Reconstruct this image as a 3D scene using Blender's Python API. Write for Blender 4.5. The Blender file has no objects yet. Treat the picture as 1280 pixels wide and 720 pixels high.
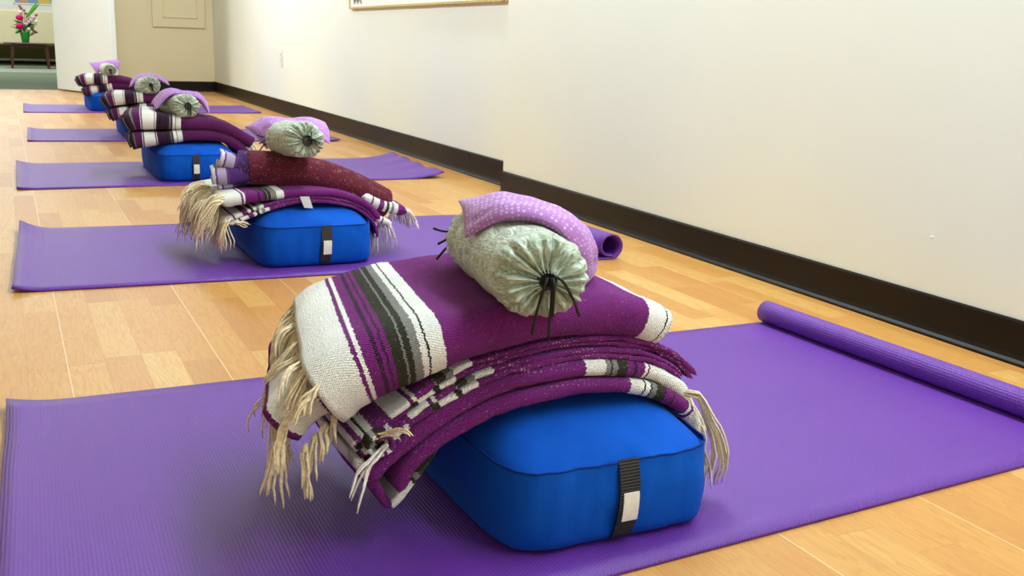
import bpy, math, random
from mathutils import Vector, Matrix, noise
PI = math.pi
C = bpy.context.scene.collection
random.seed(7)

# ------------------------------------------------------------------ helpers
def srgb(r, g, b):
    def f(c):
        c /= 255.0
        return c / 12.92 if c <= 0.04045 else ((c + 0.055) / 1.055) ** 2.4
    return (f(r), f(g), f(b), 1.0)

def thing(name, label, cat, loc=(0, 0, 0), group=None):
    o = bpy.data.objects.new(name, None); C.objects.link(o)
    o.empty_display_size = 0.05
    o.location = loc; o['label'] = label; o['category'] = cat
    if group: o['group'] = group
    return o

class MB:
    """collects geometry of ONE mesh (world coordinates)"""
    def __init__(s): s.v = []; s.f = []; s.uv = []; s.flat = set()
    def add(s, verts, faces, uvs=None, flat=False):
        b = len(s.v); s.v += [Vector(p) for p in verts]
        s.uv += list(uvs) if uvs else [(p[0], p[1]) for p in verts]
        for f in faces:
            if flat: s.flat.add(len(s.f))
            s.f.append(tuple(i + b for i in f))
        return s
    def build(s, name, mat, parent=None, label=None):
        org = Vector((0, 0, 0))
        if parent is not None:
            q = parent
            while q is not None: org += q.location; q = q.parent
        me = bpy.data.meshes.new(name)
        me.from_pydata([p - org for p in s.v], [], s.f)
        me.polygons.foreach_set('use_smooth', [i not in s.flat for i in range(len(s.f))])
        uvl = me.uv_layers.new(name='UVMap')
        for lp in me.loops: uvl.data[lp.index].uv = s.uv[lp.vertex_index]
        me.materials.append(mat); me.validate(); me.update()
        o = bpy.data.objects.new(name, me); C.objects.link(o)
        if parent is not None: o.parent = parent
        if label: o['label'] = label
        return o

def tag(o, label, cat, group=None):
    o['label'] = label; o['category'] = cat
    if group: o['group'] = group
    return o
def struct(mb, name, mat):
    o = mb.build(name, mat); o['kind'] = 'structure'; return o

def quadbox(mb, c8, flat=True):
    """8 corners: bottom 4 ccw, top 4 ccw"""
    mb.add(c8, [(3, 2, 1, 0), (4, 5, 6, 7), (0, 1, 5, 4), (1, 2, 6, 5), (2, 3, 7, 6), (3, 0, 4, 7)], flat=flat)
def box(mb, x0, x1, y0, y1, z0, z1, rz=0, piv=None, flat=True):
    P = [(x0, y0), (x1, y0), (x1, y1), (x0, y1)]
    if rz:
        px, py = piv or ((x0 + x1) / 2, (y0 + y1) / 2)
        c, s = math.cos(rz), math.sin(rz)
        P = [(px + (x - px) * c - (y - py) * s, py + (x - px) * s + (y - py) * c) for x, y in P]
    quadbox(mb, [(x, y, z0) for x, y in P] + [(x, y, z1) for x, y in P], flat)
def bbox(mb, x0, x1, y0, y1, z0, z1, b=.004, rz=0, piv=None):
    """box with chamfered edges"""
    c, s = math.cos(rz), math.sin(rz); px, py = piv or ((x0 + x1) / 2, (y0 + y1) / 2)
    def R(x, y): return (px + (x - px) * c - (y - py) * s, py + (x - px) * s + (y - py) * c)
    vs = []
    for z, i in ((z0, b), (z0 + b, 0), (z1 - b, 0), (z1, b)):
        X0, X1, Y0, Y1 = x0 + i, x1 - i, y0 + i, y1 - i
        k = b if i == 0 else b * .4
        for (x, y) in ((X0 + k, Y0), (X1 - k, Y0), (X1, Y0 + k), (X1, Y1 - k), (X1 - k, Y1), (X0 + k, Y1), (X0, Y1 - k), (X0, Y0 + k)):
            x, y = R(x, y); vs.append((x, y, z))
    fs = [tuple(range(7, -1, -1)), tuple(range(24, 32))]
    for r in range(3):
        for k in range(8):
            a, d = r * 8 + k, r * 8 + (k + 1) % 8
            fs.append((a, d, d + 8, a + 8))
    mb.add(vs, fs, flat=True)

def spline(pts, n):
    """Catmull-Rom through pts, n samples evenly spaced in arc length"""
    P = [Vector(p) for p in pts]
    P = [P[0] * 2 - P[1]] + P + [P[-1] * 2 - P[-2]]
    out = []
    for i in range(1, len(P) - 2):
        a, b, c, d = P[i - 1:i + 3]
        for k in range(24):
            t = k / 24
            out.append(.5 * ((2 * b) + (c - a) * t + (2 * a - 5 * b + 4 * c - d) * t * t + (3 * b - a - 3 * c + d) * t ** 3))
    out.append(P[-2])
    L = [0]
    for i in range(1, len(out)): L.append(L[-1] + (out[i] - out[i - 1]).length)
    res = []; j = 0
    for k in range(n):
        s = L[-1] * k / (n - 1)
        while j < len(L) - 2 and L[j + 1] < s: j += 1
        t = (s - L[j]) / max(1e-9, L[j + 1] - L[j])
        res.append(out[j].lerp(out[j + 1], min(1, max(0, t))))
    return res, L[-1]
def lerpf(tab, x):
    if isinstance(tab, (int, float)): return tab
    if x <= tab[0][0]: return tab[0][1]
    for (a, p), (b, q) in zip(tab, tab[1:]):
        if x <= b: return p + (q - p) * (x - a) / (b - a)
    return tab[-1][1]
def nz(x, y=0., z=0.): return noise.noise(Vector((x, y, z)))

def tube(mb, path, rad, sides=6, uvs=0.0, cap=True):
    n = len(path); P = [Vector(p) for p in path]
    vs = []; uv = []; fs = []
    up = Vector((0, 0, 1)); s = 0
    t0 = (P[1] - P[0]).normalized()
    N = t0.cross(up)
    if N.length < .1: N = t0.cross(Vector((0, 1, 0)))
    N.normalize()
    for i in range(n):
        T = (P[min(i + 1, n - 1)] - P[max(i - 1, 0)]).normalized()
        N = (N - T * N.dot(T)).normalized(); B = T.cross(N)
        r = rad[i] if isinstance(rad, (list, tuple)) else rad
        if i: s += (P[i] - P[i - 1]).length
        for k in range(sides):
            a = 2 * PI * k / sides
            vs.append(P[i] + (N * math.cos(a) + B * math.sin(a)) * r); uv.append((s + uvs, k / sides * .01))
    for i in range(n - 1):
        for k in range(sides):
            a, b = i * sides + k, i * sides + (k + 1) % sides
            fs.append((a, b, b + sides, a + sides))
    if cap: fs += [tuple(range(sides - 1, -1, -1)), tuple(range((n - 1) * sides, n * sides))]
    mb.add(vs, fs, uv)

# ------------------------------------------------------------------ materials
def newmat(name):
    m = bpy.data.materials.new(name); m.use_nodes = True
    nt = m.node_tree; b = nt.nodes['Principled BSDF']
    return m, nt, b
def N(nt, typ, **kw):
    n = nt.nodes.new(typ)
    for k, v in kw.items():
        if k in n.inputs.keys() if isinstance(k, str) else False: n.inputs[k].default_value = v
        else: setattr(n, k, v)
    return n
def math_(nt, op, a, b=None, c=None):
    n = nt.nodes.new('ShaderNodeMath'); n.operation = op
    for i, q in enumerate((a, b, c)):
        if q is None: continue
        if isinstance(q, (int, float)): n.inputs[i].default_value = q
        else: nt.links.new(q, n.inputs[i])
    return n.outputs[0]
def mixc(nt, fac, a, b, mode='MIX'):
    n = nt.nodes.new('ShaderNodeMix'); n.data_type = 'RGBA'; n.blend_type = mode
    for i, q in ((0, fac), (6, a), (7, b)):
        if isinstance(q, (int, float)): n.inputs[i].default_value = q
        elif isinstance(q, tuple): n.inputs[i].default_value = q
        else: nt.links.new(q, n.inputs[i])
    return n.outputs[2]
def noise_(nt, vec, scale, detail=2, rough=.5, dim='3D'):
    n = nt.nodes.new('ShaderNodeTexNoise'); n.noise_dimensions = dim
    n.inputs['Scale'].default_value = scale; n.inputs['Detail'].default_value = detail; n.inputs['Roughness'].default_value = rough
    if vec is not None: nt.links.new(vec, n.inputs['Vector'])
    return n
def bump_(nt, b, h, strength, dist=.002):
    n = nt.nodes.new('ShaderNodeBump'); n.inputs['Strength'].default_value = strength; n.inputs['Distance'].default_value = dist
    nt.links.new(h, n.inputs['Height']); nt.links.new(n.outputs[0], b.inputs['Normal'])
def mapping(nt, vec, scale=(1, 1, 1), loc=(0, 0, 0)):
    n = nt.nodes.new('ShaderNodeMapping'); n.inputs['Scale'].default_value = scale; n.inputs['Location'].default_value = loc
    nt.links.new(vec, n.inputs['Vector']); return n.outputs[0]
def ramp(nt, fac, stops, interp='LINEAR'):
    n = nt.nodes.new('ShaderNodeValToRGB'); cr = n.color_ramp; cr.interpolation = interp
    while len(cr.elements) > 1: cr.elements.remove(cr.elements[-1])
    cr.elements[0].position = stops[0][0]; cr.elements[0].color = stops[0][1]
    for p, c in stops[1:]:
        e = cr.elements.new(p); e.color = c
    nt.links.new(fac, n.inputs[0]); return n.outputs[0]

def plain(name, col, rough=.6, spec=.5, var=.12, nscale=40, bump=0.1, sheen=0, metal=0, coat=0):
    m, nt, b = newmat(name)
    tc = N(nt, 'ShaderNodeTexCoord').outputs['Object']
    nn = noise_(nt, tc, nscale, 4)
    dark = tuple(c * (1 - var) for c in col[:3]) + (1,); light = tuple(min(1, c * (1 + var)) for c in col[:3]) + (1,)
    nt.links.new(ramp(nt, nn.outputs[0], [(.3, dark), (.7, light)]), b.inputs['Base Color'])
    b.inputs['Roughness'].default_value = rough; b.inputs['Specular IOR Level'].default_value = spec
    b.inputs['Metallic'].default_value = metal; b.inputs['Coat Weight'].default_value = coat
    if sheen: b.inputs['Sheen Weight'].default_value = sheen; b.inputs['Sheen Roughness'].default_value = .4
    if bump: bump_(nt, b, nn.outputs[0], bump)
    return m

PURP = srgb(120, 28, 118); DPUR = srgb(58, 14, 58); WHT = srgb(250, 248, 242); OLV = srgb(48, 47, 32); GRY = srgb(138, 136, 132)
BLK = srgb(26, 22, 20); MAU = srgb(214, 196, 206)
def wool(name, stops, fleck=.30, span=.6, sparse=.74):
    """woven wool; stops are metres along the cloth (UV.x)"""
    m, nt, b = newmat(name)
    uv = N(nt, 'ShaderNodeUVMap').outputs[0]
    sep = N(nt, 'ShaderNodeSeparateXYZ'); nt.links.new(uv, sep.inputs[0])
    u, v = sep.outputs[0], sep.outputs[1]
    jit = noise_(nt, mapping(nt, uv, (60, 330, 1)), 1.0, 1)
    uj = math_(nt, 'ADD', u, math_(nt, 'MULTIPLY', math_(nt, 'SUBTRACT', jit.outputs[0], .5), .006))
    col = ramp(nt, math_(nt, 'DIVIDE', uj, span), [(max(0, p) / span, c) for p, c in stops], 'CONSTANT')
    n1 = noise_(nt, mapping(nt, uv, (1, 1, 1)), 420, 3, .6)
    n2 = noise_(nt, mapping(nt, uv, (1, 1, 1)), 14, 2)
    tone = math_(nt, 'ADD', math_(nt, 'MULTIPLY', n1.outputs[0], .9), math_(nt, 'MULTIPLY', n2.outputs[0], .35))
    tone = math_(nt, 'ADD', math_(nt, 'MULTIPLY', tone, 1.35), .17)
    tn = N(nt, 'ShaderNodeCombineXYZ')
    for i in range(3): nt.links.new(tone, tn.inputs[i])
    col = mixc(nt, .85, col, tn.outputs[0], 'MULTIPLY')
    fl = noise_(nt, mapping(nt, uv, (260, 420, 1)), 1.0, 1)
    big = noise_(nt, mapping(nt, uv, (40, 60, 1)), 1.0, 1)
    fm = math_(nt, 'GREATER_THAN', math_(nt, 'ADD', math_(nt, 'MULTIPLY', fl.outputs[0], .8), math_(nt, 'MULTIPLY', big.outputs[0], .3)), sparse)
    col = mixc(nt, math_(nt, 'MULTIPLY', fm, fleck), col, srgb(214, 186, 200))
    nt.links.new(col, b.inputs['Base Color'])
    wu = math_(nt, 'SINE', math_(nt, 'MULTIPLY', u, 2 * PI / .0042)); wv = math_(nt, 'SINE', math_(nt, 'MULTIPLY', v, 2 * PI / .0030))
    h = math_(nt, 'ADD', math_(nt, 'MULTIPLY', math_(nt, 'MULTIPLY', wu, wv), .35), math_(nt, 'MULTIPLY', n1.outputs[0], 1.3))
    bump_(nt, b, h, .9, .0026)
    b.inputs['Roughness'].default_value = .95; b.inputs['Specular IOR Level'].default_value = .15
    b.inputs['Sheen Weight'].default_value = .06; b.inputs['Sheen Roughness'].default_value = .6
    return m

# serape stripes from the fringed end (metres)
SER = [(0, WHT), (.058, PURP), (.0625, WHT), (.070, PURP), (.086, DPUR), (.0895, PURP), (.096, DPUR), (.0995, PURP), (.105, OLV), (.122, GRY), (.1255, OLV), (.133, GRY), (.145, WHT), (.156, OLV), (.159, WHT), (.183, PURP)]
W_TOP = wool('wool_serape_white_end', [(p * .76, c) for p, c in SER] + [(.402, WHT), (.430, OLV), (.433, WHT)])
W_END = wool('wool_white_end_purple_line', [(0, PURP), (.006, WHT), (.05, PURP), (.056, WHT)])
W_PUR = wool('wool_purple', [(0, PURP)], .4, sparse=.72)
W_LOW = wool('wool_serape_low_fold', [(0, PURP), (.318, WHT), (.336, OLV), (.339, WHT), (.345, OLV), (.348, GRY), (.355, OLV), (.366, DPUR), (.370, PURP), (.380, DPUR), (.384, PURP), (.408, WHT), (.413, PURP), (.418, WHT)], .5, sparse=.72)
W_LOWB = wool('wool_serape_fringed_fold', [(0, PURP), (.285, WHT), (.311, GRY), (.317, OLV), (.321, GRY), (.327, OLV), (.341, PURP), (.350, DPUR), (.354, PURP), (.366, WHT), (.371, PURP), (.375, WHT)], .5, sparse=.72)
W_THIN = wool('wool_serape_thin_layers', [(0, PURP), (.012, WHT), (.030, PURP), (.036, WHT), (.052, PURP), (.075, WHT), (.10, PURP), (.104, WHT), (.108, PURP), (.135, OLV), (.150, GRY), (.158, WHT), (.182, PURP)], .55, sparse=.68)
W_THINB = wool('wool_serape_thin_layers_two', [(0, OLV), (.012, WHT), (.018, OLV), (.030, WHT), (.05, PURP), (.056, WHT), (.06, PURP), (.09, OLV), (.10, WHT), (.12, OLV), (.127, WHT), (.15, PURP)], .55, sparse=.68)
W_FLAP = wool('wool_serape_hanging_flap', [(0, WHT), (.012, PURP), (.016, WHT), (.03, PURP), (.075, WHT), (.11, OLV), (.114, GRY), (.12, OLV)])
FPU = srgb(92, 20, 86)
FARS = [(0, DPUR), (.012, OLV), (.018, GRY), (.022, FPU), (.046, WHT), (.049, FPU), (.053, WHT), (.094, FPU), (.098, WHT), (.101, DPUR), (.112, BLK), (.118, DPUR), (.132, BLK), (.138, DPUR), (.146, OLV), (.150, GRY), (.153, OLV), (.160, WHT), (.170, OLV), (.173, WHT), (.192, FPU)]
W_FAR = wool('wool_serape_dark', FARS, .1)
W_FARB = wool('wool_serape_dark_lower', [(p + .006, c) for p, c in FARS[1:]] and [(0, DPUR)] + [(p - .008, c) for p, c in FARS[1:]], .1)
W_CORE = wool('wool_folded_edges', [(0, OLV), (.004, GRY), (.008, OLV), (.02, WHT), (.026, OLV), (.04, GRY), (.05, DPUR)], .3)
W_ST2 = wool('wool_serape_second_stack', [(0, WHT), (.045, PURP), (.05, WHT), (.054, PURP), (.085, DPUR), (.09, PURP), (.10, OLV), (.106, GRY), (.11, OLV), (.116, GRY), (.130, WHT), (.148, PURP), (.50, WHT), (.515, OLV), (.519, WHT)], .3)
W_ST2B = wool('wool_serape_second_stack_low', [(0, WHT), (.022, PURP), (.026, WHT), (.046, PURP), (.06, WHT), (.066, OLV), (.073, WHT), (.080, GRY), (.088, WHT), (.10, PURP), (.42, WHT), (.43, OLV), (.436, WHT), (.446, OLV), (.452, WHT)], .55, sparse=.68)
MAR = srgb(104, 24, 46)
W_PURF = wool('wool_dark_purple', [(0, FPU)], .1)
W_MAR = wool('wool_maroon', [(0, srgb(70, 30, 96)), (.022, srgb(60, 18, 44)), (.028, MAR)], .6, sparse=.70)
W_LAV = wool('wool_lavender', [(0, srgb(224, 212, 228)), (.008, srgb(110, 70, 134)), (.013, srgb(190, 172, 206)), (.034, srgb(104, 62, 130)), (.040, srgb(84, 42, 114))], .2)
FRINGE = plain('fringe_wool', srgb(236, 217, 182), .95, .1, .22, 300, .3)
FRINGEP = plain('fringe_pale_wool', srgb(240, 226, 190), .95, .1, .16, 300, .3)
FRINGEW = plain('fringe_white_wool', srgb(226, 214, 210), .95, .1, .2, 300, .3)

def mat_blue():
    m, nt, b = newmat('bolster_cotton')
    tc = N(nt, 'ShaderNodeTexCoord').outputs['Object']
    n1 = noise_(nt, tc, 700, 2); n2 = noise_(nt, tc, 9, 3)
    col = ramp(nt, n2.outputs[0], [(.3, srgb(3, 72, 172)), (.7, srgb(6, 84, 192))])
    nt.links.new(mixc(nt, .15, col, n1.outputs[0], 'OVERLAY'), b.inputs['Base Color'])
    w = noise_(nt, mapping(nt, tc, (30, 30, 7)), 1, 3)
    bump_(nt, b, math_(nt, 'ADD', math_(nt, 'MULTIPLY', n1.outputs[0], .12), w.outputs[0]), .35, .006)
    b.inputs['Roughness'].default_value = .85; b.inputs['Specular IOR Level'].default_value = .12
    b.inputs['Sheen Weight'].default_value = .02
    return m
BLUE = mat_blue()
BLUED = plain('bolster_seam', srgb(8, 52, 140), .8, .2)
def mat_webbing():
    m, nt, b = newmat('black_webbing')
    tc = N(nt, 'ShaderNodeTexCoord').outputs['Object']
    s = N(nt, 'ShaderNodeSeparateXYZ'); nt.links.new(tc, s.inputs[0])
    w = math_(nt, 'SINE', math_(nt, 'MULTIPLY', s.outputs[2], 2 * PI / .0034))
    nt.links.new(ramp(nt, w, [(0, srgb(16, 14, 14)), (1, srgb(44, 40, 38))]), b.inputs['Base Color'])
    bump_(nt, b, w, .5, .001); b.inputs['Roughness'].default_value = .7
    return m
WEB = mat_webbing()
TAGW = plain('white_label_cloth', srgb(232, 228, 220), .8, .2, .06, 200)
CORD = plain('black_cord', srgb(30, 26, 24), .6, .4, .2, 200)
CORE = plain('gathered_opening_grey', srgb(84, 80, 74), .9, .1, .3, 150)

def mat_yoga():
    m, nt, b = newmat('yoga_mat_vinyl')
    uv = N(nt, 'ShaderNodeUVMap').outputs[0]
    s = N(nt, 'ShaderNodeSeparateXYZ'); nt.links.new(uv, s.inputs[0])
    a = math_(nt, 'SINE', math_(nt, 'MULTIPLY', s.outputs[0], 2 * PI / .0044)); c = math_(nt, 'SINE', math_(nt, 'MULTIPLY', s.outputs[1], 2 * PI / .0042))
    h = math_(nt, 'ADD', math_(nt, 'MULTIPLY', a, .40), math_(nt, 'MULTIPLY', math_(nt, 'MULTIPLY', a, c), .6))
    n1 = noise_(nt, uv, 260, 2); n2 = noise_(nt, uv, 3.5, 3)
    hh = math_(nt, 'ADD', h, math_(nt, 'MULTIPLY', n1.outputs[0], .8))
    col = ramp(nt, n2.outputs[0], [(.3, srgb(80, 24, 134)), (.7, srgb(90, 30, 142))])
    k = math_(nt, 'MULTIPLY', math_(nt, 'ADD', hh, 1.2), .12)
    col = mixc(nt, k, col, srgb(138, 80, 186))  # highlights on the raised ribs, painted into the colour
    nt.links.new(col, b.inputs['Base Color'])
    bump_(nt, b, hh, .38, .0012)
    b.inputs['Roughness'].default_value = .42; b.inputs['Specular IOR Level'].default_value = .42
    b.inputs['Sheen Weight'].default_value = .02; b.inputs['Sheen Roughness'].default_value = .5
    return m
YOGA = mat_yoga()

def mat_satin():
    m, nt, b = newmat('sage_crushed_satin')
    uv = N(nt, 'ShaderNodeUVMap').outputs[0]
    n1 = noise_(nt, mapping(nt, uv, (52, 130, 1)), 1, 4, .65); n1.inputs['Distortion'].default_value = 1.6
    n2 = noise_(nt, mapping(nt, uv, (110, 190, 1)), 1, 2)
    col = ramp(nt, n1.outputs[0], [(.32, srgb(116, 128, 108)), (.5, srgb(172, 184, 162)), (.64, srgb(220, 226, 212))])
    nt.links.new(col, b.inputs['Base Color'])
    bump_(nt, b, math_(nt, 'ADD', n1.outputs[0], math_(nt, 'MULTIPLY', n2.outputs[0], .3)), .5, .004)
    b.inputs['Roughness'].default_value = .45; b.inputs['Specular IOR Level'].default_value = .45
    b.inputs['Sheen Weight'].default_value = .35; b.inputs['Sheen Roughness'].default_value = .3
    return m
SATIN = mat_satin()
def mat_dots(name, base, dot, dscale):
    m, nt, b = newmat(name)
    uv = N(nt, 'ShaderNodeUVMap').outputs[0]
    v = N(nt, 'ShaderNodeTexVoronoi'); v.inputs['Scale'].default_value = dscale; v.inputs['Randomness'].default_value = .35
    nt.links.new(uv, v.inputs['Vector'])
    n1 = noise_(nt, uv, 60, 2)
    f = math_(nt, 'LESS_THAN', v.outputs['Distance'], .30)
    col = mixc(nt, math_(nt, 'MULTIPLY', f, .75), base, dot)
    nt.links.new(col, b.inputs['Base Color'])
    bump_(nt, b, n1.outputs[0], .25, .003)
    b.inputs['Roughness'].default_value = .75; b.inputs['Sheen Weight'].default_value = .15
    return m
DOTS = mat_dots('lavender_dotted_cotton', srgb(172, 112, 188), srgb(216, 186, 228), 150)
DOTSB = mat_dots('lavender_fine_dotted_cotton', srgb(162, 104, 184), srgb(202, 166, 218), 170)

def mat_floor():
    m, nt, b = newmat('oak_strip_laminate')
    tc = N(nt, 'ShaderNodeTexCoord').outputs['Object']
    s = N(nt, 'ShaderNodeSeparateXYZ'); nt.links.new(tc, s.inputs[0])
    W, L = .060, .40
    xs = math_(nt, 'DIVIDE', math_(nt, 'ADD', s.outputs[0], 10.02), W)
    i = math_(nt, 'FLOOR', xs); fx = math_(nt, 'FRACT', xs)
    wn = N(nt, 'ShaderNodeTexWhiteNoise', noise_dimensions='1D'); nt.links.new(i, wn.inputs['W'])
    ys = math_(nt, 'ADD', math_(nt, 'DIVIDE', math_(nt, 'ADD', s.outputs[1], 20), L), math_(nt, 'MULTIPLY', wn.outputs[0], 7.3))
    j = math_(nt, 'FLOOR', ys); fy = math_(nt, 'FRACT', ys)
    cb = N(nt, 'ShaderNodeCombineXYZ'); nt.links.new(i, cb.inputs[0]); nt.links.new(j, cb.inputs[1])
    w2 = N(nt, 'ShaderNodeTexWhiteNoise', noise_dimensions='3D'); nt.links.new(cb.outputs[0], w2.inputs['Vector'])
    r = w2.outputs[0]
    base = ramp(nt, r, [(0, srgb(190, 132, 62)), (.35, srgb(200, 143, 70)), (.7, srgb(206, 154, 80)), (1, srgb(214, 170, 98))])
    # grain: stretched along the strip, shifted per strip
    off = N(nt, 'ShaderNodeCombineXYZ')
    nt.links.new(math_(nt, 'MULTIPLY', r, 31.0), off.inputs[0]); nt.links.new(math_(nt, 'MULTIPLY', w2.outputs[0], 57.0), off.inputs[1])
    va = N(nt, 'ShaderNodeVectorMath', operation='ADD'); nt.links.new(tc, va.inputs[0]); nt.links.new(off.outputs[0], va.inputs[1])
    g = noise_(nt, mapping(nt, va.outputs[0], (26, 3.2, 1)), 1, 3, .55)
    rings = math_(nt, 'FRACT', math_(nt, 'MULTIPLY', g.outputs[0], 11.0))
    rings = math_(nt, 'POWER', rings, 2.0)
    fine = noise_(nt, mapping(nt, va.outputs[0], (420, 9, 1)), 1, 2)
    k = math_(nt, 'ADD', math_(nt, 'MULTIPLY', rings, .34), math_(nt, 'MULTIPLY', fine.outputs[0], .22))
    col = mixc(nt, k, base, srgb(170, 108, 50))
    # joints
    e = math_(nt, 'MINIMUM', fx, math_(nt, 'SUBTRACT', 1.0, fx)); ed = math_(nt, 'LESS_THAN', e, .012)
    ee = math_(nt, 'MINIMUM', fy, math_(nt, 'SUBTRACT', 1.0, fy)); ed2 = math_(nt, 'LESS_THAN', ee, .0022)
    col = mixc(nt, math_(nt, 'MULTIPLY', math_(nt, 'MAXIMUM', ed, ed2), .28), col, srgb(150, 92, 44))
    p3 = math_(nt, 'LESS_THAN', math_(nt, 'FRACT', math_(nt, 'DIVIDE', xs, 4.0)), .008)
    col = mixc(nt, math_(nt, 'MULTIPLY', p3, .5), col, srgb(246, 222, 184))
    nt.links.new(col, b.inputs['Base Color'])
    b.inputs['Roughness'].default_value = .38; b.inputs['Specular IOR Level'].default_value = .5
    nt.links.new(math_(nt, 'ADD', .32, math_(nt, 'MULTIPLY', fine.outputs[0], .16)), b.inputs['Roughness'])
    bump_(nt, b, fine.outputs[0], .05, .001)
    return m
FLOOR = mat_floor()
def mat_paint(name, col, bump=.08, rough=.75):
    m, nt, b = newmat(name)
    tc = N(nt, 'ShaderNodeTexCoord').outputs['Object']
    n1 = noise_(nt, tc, 140, 3); n2 = noise_(nt, tc, 1.3, 2)
    dk = tuple(c * .97 for c in col[:3]) + (1,)
    nt.links.new(ramp(nt, n2.outputs[0], [(.35, dk), (.65, col)]), b.inputs['Base Color'])
    bump_(nt, b, n1.outputs[0], bump, .002); b.inputs['Roughness'].default_value = rough; b.inputs['Specular IOR Level'].default_value = .3
    return m
CREAM = mat_paint('cream_wall_paint', srgb(240, 243, 232))
TAN = mat_paint('tan_wall_paint', srgb(248, 236, 200))
CEIL = mat_paint('ceiling_tile', srgb(186, 186, 180))
DOORP = mat_paint('white_door_paint', srgb(234, 244, 246), .03, .5)
BASE = plain('dark_vinyl_base', srgb(20, 12, 5), .42, .25, .25, 12, .05)
CARPET = plain('grey_green_carpet', srgb(104, 112, 92), .95, .1, .25, 60, .5)
CARPETL = plain('pale_grey_tile', srgb(142, 148, 132), .6, .3, .1, 20, .1)
OLIVEW = mat_paint('olive_wall_paint', srgb(112, 106, 62))
WALNUT = plain('dark_walnut', srgb(74, 34, 24), .4, .5, .3, 25, .05)
def mat_wicker():
    m, nt, b = newmat('beige_woven_cloth')
    tc = N(nt, 'ShaderNodeTexCoord').outputs['Object']
    s = N(nt, 'ShaderNodeSeparateXYZ'); nt.links.new(tc, s.inputs[0])
    a = math_(nt, 'SINE', math_(nt, 'MULTIPLY', s.outputs[0], 2 * PI / .03)); c = math_(nt, 'SINE', math_(nt, 'MULTIPLY', s.outputs[2], 2 * PI / .03))
    k = math_(nt, 'ADD', math_(nt, 'MULTIPLY', math_(nt, 'MULTIPLY', a, c), .5), .5)
    nt.links.new(ramp(nt, k, [(0, srgb(206, 190, 148)), (1, srgb(228, 214, 178))]), b.inputs['Base Color'])
    bump_(nt, b, k, .3, .004); b.inputs['Roughness'].default_value = .85
    return m
WICK = mat_wicker()
GREENP = plain('green_glazed_pot', srgb(30, 140, 52), .35, .5, .15, 20, .05)
LEAF = plain('leaf_green', srgb(84, 150, 50), .5, .4, .3, 60, .1)
LEAFD = plain('leaf_dark_green', srgb(52, 84, 44), .5, .4, .3, 60, .1)
PINK = plain('magenta_petals', srgb(214, 20, 104), .6, .3, .2, 80, .1)
PALEP = plain('pale_pink_petals', srgb(226, 176, 196), .6, .3, .2, 80, .1)
RUST = plain('rust_blossom', srgb(150, 84, 76), .7, .2, .3, 80, .1)
WFLO = plain('white_blossom', srgb(240, 236, 214), .6, .3, .1, 80, .1)
CHROME = plain('brushed_metal', srgb(190, 190, 186), .3, .5, .05, 40, 0, metal=1)
PLATE = plain('outlet_plastic', srgb(240, 240, 236), .4, .5, .02, 20, 0)
SLOT = plain('outlet_slot_dark', srgb(60, 58, 54), .6, .2, .05, 20, 0)
def mat_picture(name, stops, sc):
    m, nt, b = newmat(name)
    tc = N(nt, 'ShaderNodeTexCoord').outputs['Object']
    v = N(nt, 'ShaderNodeTexVoronoi'); v.inputs['Scale'].default_value = sc; nt.links.new(tc, v.inputs['Vector'])
    s = N(nt, 'ShaderNodeSeparateColor'); nt.links.new(v.outputs['Color'], s.inputs[0])
    nt.links.new(ramp(nt, s.outputs[0], stops), b.inputs['Base Color']); b.inputs['Roughness'].default_value = .4
    return m
PIC = mat_picture('colour_patch_picture', [(0, srgb(90, 150, 210)), (.3, srgb(236, 200, 70)), (.55, srgb(150, 190, 100)), (.75, srgb(220, 140, 150)), (1, srgb(240, 240, 235))], 9)
PAPER = plain('white_poster_board', srgb(244, 244, 240), .5, .3, .01, 10, 0)
INK = plain('grey_green_ink', srgb(150, 152, 130), .6, .2, .1, 60, 0)
EDGEY = plain('pale_oak_moulding', srgb(206, 184, 122), .5, .3, .1, 30, 0)

# ------------------------------------------------------------------ the setting
FARX0, FARX1 = 1.752, 1.826            # right wall, far run: x at y 3.5 and at y 10.3
NEARX = 1.665
JY = 3.47
YB = 10.3
def wx(y): return FARX0 + (FARX1 - FARX0) * (y - 3.6) / (YB - 3.6)
m = MB(); box(m, -3.6, 2.0, -2.6, YB, -.05, 0); struct(m, 'floor', FLOOR)
m = MB(); box(m, -3.6, 2.6, YB, 17.6, -.05, -.002); box(m, -3.6, 2.6, 14.25, 17.6, -.03, 0.0); 
m2 = MB(); box(m2, -3.6, 2.6, YB, 14.25, -.05, 0.0); struct(m2, 'floor_foyer_carpet', CARPET)
m = MB(); box(m, -3.6, 2.6, 14.25, 17.6, -.05, 0.0); struct(m, 'floor_foyer', CARPETL)
ZC = 2.6
m = MB()
quadbox(m, [(NEARX, -2.6, 0), (2.0, -2.6, 0), (2.0, JY, 0), (NEARX, JY, 0), (NEARX, -2.6, ZC), (2.0, -2.6, ZC), (2.0, JY, ZC), (NEARX, JY, ZC)])
quadbox(m, [(wx(JY), JY, 0), (2.0, JY, 0), (2.0, YB + .12, 0), (wx(YB), YB + .12, 0), (wx(JY), JY, ZC), (2.0, JY, ZC), (2.0, YB + .12, ZC), (wx(YB), YB + .12, ZC)])
struct(m, 'wall_right', CREAM)
DX0, DX1 = -.60, .475       # doorway in the back wall
m = MB()
box(m, DX1, 2.0, YB, YB + .12, 0, ZC); box(m, -3.6, DX0, YB, YB + .12, 0, ZC); box(m, DX0, DX1, YB, YB + .12, 2.05, ZC)
struct(m, 'wall_back', TAN)
m = MB(); box(m, -3.7, -3.6, -2.6, 17.7, 0, ZC); struct(m, 'wall_left', TAN)
m = MB(); box(m, -3.6, 2.0, -2.7, -2.6, 0, ZC); struct(m, 'wall_front', CREAM)
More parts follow.
